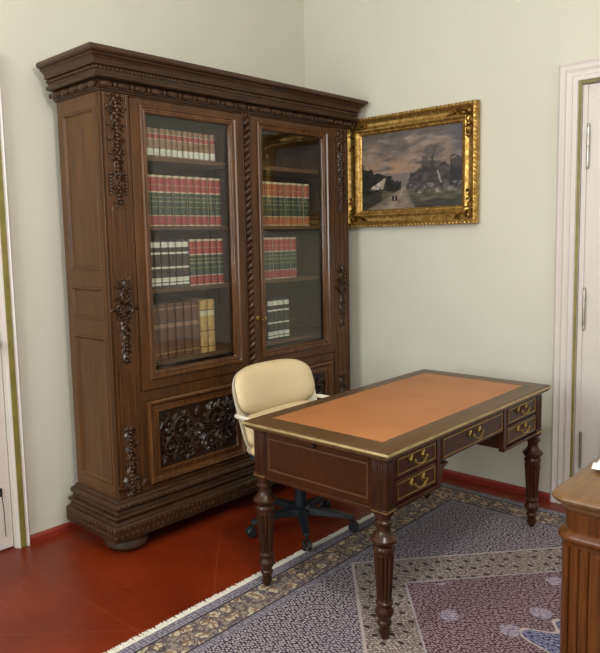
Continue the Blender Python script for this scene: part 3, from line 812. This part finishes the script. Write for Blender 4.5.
# seat
def lay(rings, z0, y0): return [[(x, y0 + z, z0 - y) for x, y, z in r] for r in rings]
m_ = M(); m_.rings(lay(pillow(.54, .52, .055, .03, 4.5), .455, -.055)); m_.build('seat', CREAM, ch, smooth=60)
m_ = M(); m_.rings(lay(pillow(.52, .50, .0, .035, 4.5), .425, -.055)); m_.build('seat_pan', BLUEPL, ch, smooth=60)
for sg in (-1, 1):
    m_ = M()
    pts = [(sg * .26, .195, .640), (sg * .305, .155, .650), (sg * .315, .08, .652), (sg * .315, -.02, .650), (sg * .312, -.075, .640), (sg * .308, -.095, .622), (sg * .295, -.085, .57), (sg * .285, -.05, .50), (sg * .25, -.04, .432)]
    # smooth the path
    sm = []
    for i in range(len(pts) - 1):
        p0 = Vector(pts[max(0, i - 1)]); p1 = Vector(pts[i]); p2 = Vector(pts[i + 1]); p3 = Vector(pts[min(len(pts) - 1, i + 2)])
        for k in range(5):
            q = k / 5
            sm.append(.5 * ((2 * p1) + (p2 - p0) * q + (2 * p0 - 5 * p1 + 4 * p2 - p3) * q * q + (3 * p1 - p0 - 3 * p2 + p3) * q ** 3))
    sm.append(Vector(pts[-1])); m_.tube(sm, .0115, 12); m_.build('armrest', SHELL, ch, smooth=60)
m_ = M(); m_.lathe([(.030, .10), (.032, .12), (.032, .26), (.022, .262), (.022, .40), (.06, .402), (.06, .42)], 0, 0, 24); m_.box(-.09, .09, -.12, .12, .395, .424)
m_.build('gas_column', DPLAST, ch)
bs = M(); bs.lathe([(.045, .075), (.055, .085), (.055, .115), (.035, .125)], 0, 0, 24); base = bs.build('star_base', DPLAST, ch)
for k in range(5):
    a = math.radians(-131 + 72 * k); ca, sa = math.cos(a), math.sin(a)
    m_ = M(); RL = .275
    rr = []
    for q, hw, z0, z1 in ((.03, .030, .078, .118), (.12, .026, .080, .114), (.22, .021, .076, .100), (RL, .018, .070, .088), (RL + .012, .012, .072, .086)):
        rr.append([(q * ca - s_ * sa, q * sa + s_ * ca, z) for s_, z in ((-hw, z0), (hw, z0), (hw * .8, z1), (-hw * .8, z1))])
    m_.rings(rr); lg = m_.build('base_leg', DPLAST, base, bev=.003)
    m_ = M(); cx, cy = RL * ca, RL * sa
    m_.tube([(cx, cy, .088), (cx, cy, .045)], .007, 8)
    ox, oy = cx + .012 * ca, cy + .012 * sa
    for sg in (-1, 1):
        prof = [(.012, 0), (.024, .002), (.0265, .006), (.0265, .014), (.022, .019)]
        rs = []
        for r_, w_ in prof:
            off = sg * (.003 + w_)
            rs.append([(ox - off * sa + r_ * math.cos(b) * ca, oy + off * ca + r_ * math.cos(b) * sa, .0268 + r_ * math.sin(b)) for b in [2 * PI * i / 20 for i in range(20)]])
        m_.rings(rs)
    m_.build('caster', DPLAST, base)

# ------------------------------------------------------------------ painting
pa = empty('framed_painting', 'oil landscape painting in an ornate gilt frame on the right wall', 'painting', (0, -.925, 2.0))
PY0, PY1, PZ0, PZ1 = -1.380, -.402, 1.634, 2.360
y0, y1, z0, z1 = PY0 + .925, PY1 + .925, PZ0 - 2.0, PZ1 - 2.0
m_ = M()
rectframe(m_, y0, y1, z0, z1, [(.004, -.006), (.0, -.020), (.0, -.050), (.006, -.060), (.016, -.064), (.024, -.058), (.030, -.050), (.044, -.042), (.060, -.040), (.072, -.046), (.078, -.050), (.084, -.048), (.088, -.040), (.094, -.034), (.104, -.030), (.108, -.024), (.114, -.020), (.114, -.008)], 'yz')
fo = m_.build('gilt_frame', GOLD, pa, smooth=28)
m_ = M()
def edgepts(ins, step):
    a0, a1, b0, b1 = y0 + ins, y1 - ins, z0 + ins, z1 - ins
    n = int((a1 - a0) / step); q = int((b1 - b0) / step)
    for i in range(n): yield a0 + (i + .5) * (a1 - a0) / n, b0, 0; yield a0 + (i + .5) * (a1 - a0) / n, b1, 0
    for i in range(q): yield a0, b0 + (i + .5) * (b1 - b0) / q, 1; yield a1, b0 + (i + .5) * (b1 - b0) / q, 1
for a, b, v in edgepts(.008, .026):
    rot = Matrix.Rotation(.6, 3, 'X')
    m_.ell((-.056, a, b), .010, .0085 if v else .0145, .0145 if v else .0085, 8, 6, rot)
m_.build('rope_border', GOLD, fo)
m_ = M()
for a, b, v in edgepts(.100, .012): m_.ell((-.030, a, b), .005, .005, .005, 6, 4)
m_.build('inner_beading', GOLD, fo)
r = random.Random(11)
PP = lambda a, b, h: (-.042 - h, a, b)
for sy in (0, 1):
    for sz in (0, 1):
        cy = y0 + .052 if sy == 0 else y1 - .052; cz = z0 + .052 if sz == 0 else z1 - .052
        m_ = M(); dy = 1 if sy == 0 else -1; dz = 1 if sz == 0 else -1
        for k in range(46):
            f = r.random() ** 1.4 * .15; side = r.random() < .5
            a = cy + (dy * f if side else r.uniform(-.026, .026)); b = cz + (dz * f if not side else r.uniform(-.026, .026))
            m_.leaf(PP, a, b, r.uniform(0, 6.28), r.uniform(.022, .042), .016, r.uniform(.008, .018))
        m_.ell((-.05, cy, cz), .014, .017, .017, 10, 6)
        m_.build('corner_ornament', GOLDD, fo, smooth=20)
# canvas, painted point by point: dusk sky, woods, cottage, track
NX, NZ = 150, 108
cy0, cy1, cz0, cz1 = y0 + .108, y1 - .108, z0 + .108, z1 - .108
me = bpy.data.meshes.new('canvas'); vs = []; fs = []
for j in range(NZ + 1):
    for i in range(NX + 1): vs.append((-.016, cy1 + (cy0 - cy1) * i / NX, cz0 + (cz1 - cz0) * j / NZ))
for j in range(NZ):
    for i in range(NX):
        a = j * (NX + 1) + i; fs.append((a, a + 1, a + NX + 2, a + NX + 1))
# back face and edge
nb = len(vs)
for p in ((0, 0), (NX, 0), (NX, NZ), (0, NZ)): vs.append((-.010, cy1 + (cy0 - cy1) * p[0] / NX, cz0 + (cz1 - cz0) * p[1] / NZ))
fs.append((nb + 3, nb + 2, nb + 1, nb))
me.from_pydata(vs, [], fs); at = me.color_attributes.new('Col', 'FLOAT_COLOR', 'POINT')
def lerp(a, b, t_): t_ = max(0, min(1, t_)); return tuple(x + (y - x) * t_ for x, y in zip(a, b))
def lin(c): return tuple((x / 255) ** 2.2 for x in c)
def nz(x, y, s_, o=0): return noise.fractal(Vector((x * s_, y * s_, o)), 1.0, 2.0, 4)
def paint(u, v):
    n = nz(u * 1.4, v * 2.2, 3.2, 1)
    sky = lerp(lin((132, 112, 98)), lin((100, 91, 88)), (v - .45) * 2.2 + n * .9)
    sky = lerp(sky, lin((168, 130, 100)), math.exp(-((u - .30) / .24) ** 2 - ((v - .53) / .12) ** 2) * .75)
    sky = lerp(sky, lin((146, 130, 120)), max(0, nz(u * 1.6, v * 3, 4, 7)) * 1.5)
    sky = lerp(sky, lin((78, 70, 70)), max(0, nz(u * 1.3, v * 3.2, 4.5, 17)) * 1.1)
    sky = lerp(sky, lin((58, 62, 82)), (u - .80) * 2.6 + (v - .80) * .9)
    sky = lerp(sky, lin((74, 66, 62)), max(0, (v - .9) * 4))
    c = sky
    # far haze
    if v < .46 + .03 * n: c = lerp(c, lin((100, 94, 98)), .7)
    # right tree mass
    ed = .60 - 1.3 * (u - .72) ** 2 * 3.4 + .09 * nz(u, v, 9, 3) + .03 * nz(u, v, 26, 4)
    if u > .46 and v < max(ed, .46 + .05 * nz(u, 0, 12) if u > .5 else 0): c = lerp(lin((50, 45, 45)), lin((84, 76, 76)), .35 + nz(u, v, 16, 5) * .9)
    if u > .88 and v < .60 + .06 * nz(u, v, 14, 2): c = lerp(c, lin((34, 32, 36)), .8)
    # tall thin tree
    if abs(u - .735 - .02 * math.sin(v * 9)) < .012 and .22 < v < .76: c = lin((60, 52, 50))
    if (u - .72) ** 2 / .010 + (v - .70) ** 2 / .006 + nz(u, v, 18, 8) * .9 < 1: c = lerp(c, lin((78, 70, 70)), .75)
    if (u - .65) ** 2 / .0016 + (v - .58) ** 2 / .003 + nz(u, v, 18, 9) * .9 < 1: c = lerp(c, lin((70, 63, 64)), .8)
    if abs(u - .78 - (.40 - v) * .22) < .007 and .30 < v < .46: c = lin((150, 140, 130))
    # left woods
    edl = .60 - .62 * u + .07 * nz(u, v, 11, 6) + .03 * nz(u, v, 30, 2)
    if u < .42 and v < edl: c = lerp(lin((26, 26, 24)), lin((58, 54, 48)), .35 + nz(u, v, 15, 7) * .8)
    # ground
    g = .24 + .03 * nz(u, 0, 7, 9)
    if v < g:
        c = lerp(lin((58, 56, 44)), lin((104, 94, 80)), .35 + nz(u * .6, v * 2, 14, 4) * .9)
        if u < .22: c = lerp(c, lin((36, 34, 30)), .75)
    pw = .035 + (.26 - v) * .85; pc_ = .44 - (.26 - v) * .55
    if v < .30 and abs(u - pc_) < pw: c = lerp(c, lin((158, 140, 120)), (.8 - abs(u - pc_) / pw * .5) * (.75 + .5 * nz(u, v, 14, 2)))
    if u > .5 and .19 < v < .31: c = lerp(c, lin((150, 140, 136)), max(0, nz(u, v, 19, 11)) * 1.3)
    if u > .55 and v < .10 + .02 * n: c = lerp(c, lin((44, 40, 36)), .7)
    # cottage roof
    x, z = u - .10, v - .25
    if 0 < x < .13 and 0 < z < .20:
        if x - .02 < z * .62 + .05 and z < .05 + x * .75 and z > .02: c = lerp(lin((176, 166, 156)), lin((96, 86, 78)), .3 + nz(u, v, 24, 3) * 1.2)
    x = u - .215
    if 0 < v - .27 < .14 and abs(x - (v - .27) * .22) < .015: c = lin((150, 136, 120))
    # two figures
    for fx in (.335, .365):
        if abs(u - fx) < .009 and .115 < v < .185: c = lin((40, 28, 26))
    return c
buf = []
for j in range(NZ + 1):
    for i in range(NX + 1): buf += [*paint(i / NX, j / NZ), 1.0]
for _ in range(4): buf += [.3, .25, .18, 1]
at.data.foreach_set('color', buf)
t = NT('oil_paint'); a_ = t.n('ShaderNodeVertexColor'); a_.layer_name = 'Col'
g = t.noise(t.coords(), 160, 3)
me.materials.append(t.bsdf(a_.outputs[0], .42, bump=g, bstr=.25, bdist=.002))
cv = bpy.data.objects.new('canvas', me); COL.objects.link(cv); cv.parent = pa
m_ = M(); m_.box(-.008, -.001, y0 + .02, y1 - .02, z0 + .02, z1 - .02); m_.build('backing_board', MW['inside'], pa)

# ------------------------------------------------------------------ cabinet at the right edge
CX0, CX1, CY0, CY1 = -1.958, -1.32, -3.35, -2.612
cb = empty('pedestal_cabinet', 'warm brown wooden cabinet with rounded corners at the right edge', 'cabinet', ((CX0 + CX1) / 2, (CY0 + CY1) / 2, .0065))
CO = ((CX0 + CX1) / 2, (CY0 + CY1) / 2, 0)
def foot(o, z, rad=.055):
    x0, x1, y0_, y1_ = CX0 - o, CX1 + o, CY0 - o, CY1 + o; pts = []
    for cx, cy, a0 in ((x1 - rad, y1_ - rad, 0), (x0 + rad, y1_ - rad, PI / 2), (x0 + rad, y0_ + rad, PI), (x1 - rad, y0_ + rad, 1.5 * PI)):
        for i in range(9): a = a0 + PI / 2 * i / 8; pts.append((cx + rad * math.cos(a), cy + rad * math.sin(a), z))
    return pts
def csweep(prof, **k): m_ = M(); m_.rings([foot(o, z, **k) for o, z in prof]); return m_
csweep([(-.012, 0), (.022, .001), (.022, .075), (.012, .090), (.004, .10)]).build('plinth', MW['cab'], cb, off=CO)
csweep([(0, .098), (0, .660)]).build('body', MW['cab'], cb, off=CO)
csweep([(-.004, .652), (.004, .655), (.009, .662), (.010, .670), (.005, .680), (-.004, .688), (-.012, .692)]).build('waist_moulding', MW['cab'], cb, off=CO, smooth=50)
csweep([(-.008, .690), (-.008, .752)]).build('drawer_frieze', MW['cab'], cb, off=CO)
csweep([(-.014, .744), (-.002, .750), (.004, .758), (.006, .764), (.010, .770), (.018, .775), (.024, .782), (.025, .789), (.020, .796), (.006, .800)]).build('cabinet_top', MW['cabtop'], cb, off=CO, smooth=50)
# fluted pilaster beside the corner and framed doors on the long face; frieze panel above
m_ = M()
for k in range(3): m_.tube([(CX0 - .001, CY1 - .030 - .028 * k, .12), (CX0 - .001, CY1 - .030 - .028 * k, .645)], .009, 10)
m_.build('pilaster', MW['cab'], cb, off=CO)
m_ = M(); m_.box(CX0 - .012, CX0 + .002, CY0 + .115, CY1 - .105, .12, .64)
rectframe(m_, CY0 + .15, CY1 - .135, .16, .605, [(0, CX0 - .012), (.006, CX0 - .020), (.014, CX0 - .020), (.022, CX0 - .010), (.03, CX0 - .0125)], 'yz')
m_.build('cabinet_door', MW['cab'], cb, off=CO, bev=.002)
m_ = M(); m_.box(CX0 + .002, CX0 + .014, CY0 + .10, CY1 - .085, .700, .744)
m_.build('frieze_drawer', MW['cab'], cb, off=CO, bev=.002)
# folded white paper
m_ = M()
pts = [(0, 0), (.0, .20), (.30, .20), (.30, 0)]
nn = 10; rs = []
for k in range(nn + 1):
    x = .30 * k / nn; z = .003 + .022 * max(0, 1 - x / .10) ** 2 * .0 + .020 * math.exp(-((x - .03) / .035) ** 2)
    rs.append((x, z))
top_ = [[(x, 0, z), (x, .20, z), (x, .20, z - .0022), (x, 0, z - .0022)] for x, z in rs]
m_.rings(top_)
pp = m_.build('paper', WHITEP, loc=(-1.705, -2.83, .8105), smooth=40)
pp.rotation_euler = (0, 0, math.radians(8)); tag(pp, 'curled white paper lying on top of the brown cabinet', 'paper')

# ------------------------------------------------------------------ light
def area(name, loc, rot, sx_, sy_, power, col):
    l = bpy.data.lights.new(name, 'AREA'); l.shape = 'RECTANGLE'; l.size = sx_; l.size_y = sy_; l.energy = power; l.color = col
    o = bpy.data.objects.new(name, l); COL.objects.link(o); o.location = loc; o.rotation_euler = rot; return o
zc = (WZ[0] + WZ[1]) / 2; hz = WZ[1] - WZ[0]
area('daylight_west', (XW - .22, (WIN_W[0][0] + WIN_W[0][1]) / 2, zc), (0, -PI / 2, 0), hz, 1.4, 150, (.94, .97, 1))
area('daylight_west_far', (XW - .22, (WIN_W[1][0] + WIN_W[1][1]) / 2, zc), (0, -PI / 2, 0), hz, 1.4, 70, (.98, .97, 1))
area('daylight_south', ((WIN_S[0] + WIN_S[1]) / 2, YS - .22, zc), (PI / 2, 0, 0), 1.4, hz, 40, (.96, .98, 1))
# unseen pendant lamp, added to light the upper bookcase more than the lower
LX, LY, LZ = -2.75, -2.75, 2.80
la = empty('added_pendant_lamp', 'added brass pendant lamp out of view, lighting the room from above', 'lamp', (LX, LY, ZC))
m_ = M(); m_.lathe([(.07, -.0005), (.065, -.02), (.02, -.045), (.008, -.05)], 0, 0, 24); m_.build('ceiling_rose', BRASS, la)
m_ = M(); m_.tube([(0, 0, -.04), (0, 0, LZ - ZC + .22)], .006, 10); m_.build('rod', BRASS, la)
m_ = M(); m_.lathe([(.03, LZ - ZC + .22), (.05, LZ - ZC + .20), (.05, LZ - ZC + .17), (.02, LZ - ZC + .165)], 0, 0, 24); m_.build('socket', BRASS, la)
pl_ = bpy.data.lights.new('added_overhead_bulb', 'POINT'); pl_.energy = 95; pl_.shadow_soft_size = .15; pl_.color = (1, .975, .93)  # point light of the added pendant, strengthens the top-to-bottom falloff
po_ = bpy.data.objects.new('added_overhead_bulb', pl_); COL.objects.link(po_); po_.location = (LX, LY, LZ)
w_ = bpy.data.worlds.new('sky'); scene.world = w_; w_.use_nodes = True
bg = w_.node_tree.nodes['Background']; bg.inputs[0].default_value = (.75, .86, 1, 1); bg.inputs[1].default_value = 1.2

# ------------------------------------------------------------------ camera
yaw, pit, rol = [math.radians(v) for v in (-46.80781, -6.22479, -1.32968)]
F = Vector((-math.sin(yaw) * math.cos(pit), math.cos(yaw) * math.cos(pit), math.sin(pit)))
Rv = Vector((math.cos(yaw), math.sin(yaw), 0)); U = Rv.cross(F)
R2 = Rv * math.cos(rol) + U * math.sin(rol); U2 = -Rv * math.sin(rol) + U * math.cos(rol)
cam = bpy.data.cameras.new('camera'); co_ = bpy.data.objects.new('camera', cam); COL.objects.link(co_)
mt = Matrix((R2, U2, -F)).transposed().to_4x4(); mt.translation = Vector((-3.94727, -3.35588, 1.56472)); co_.matrix_world = mt
cam.sensor_fit = 'AUTO'; cam.sensor_width = 36; cam.lens = 689.29483 / 653 * 36
cam.shift_x = 24.7711 / 653; cam.shift_y = -12.02192 / 653
cam.clip_start = .05; scene.camera = co_
vs_ = scene.view_settings; vs_.view_transform = 'Standard'; vs_.look = 'None'; vs_.exposure = -0.06; vs_.gamma = 1.0; vs_.use_curve_mapping = False
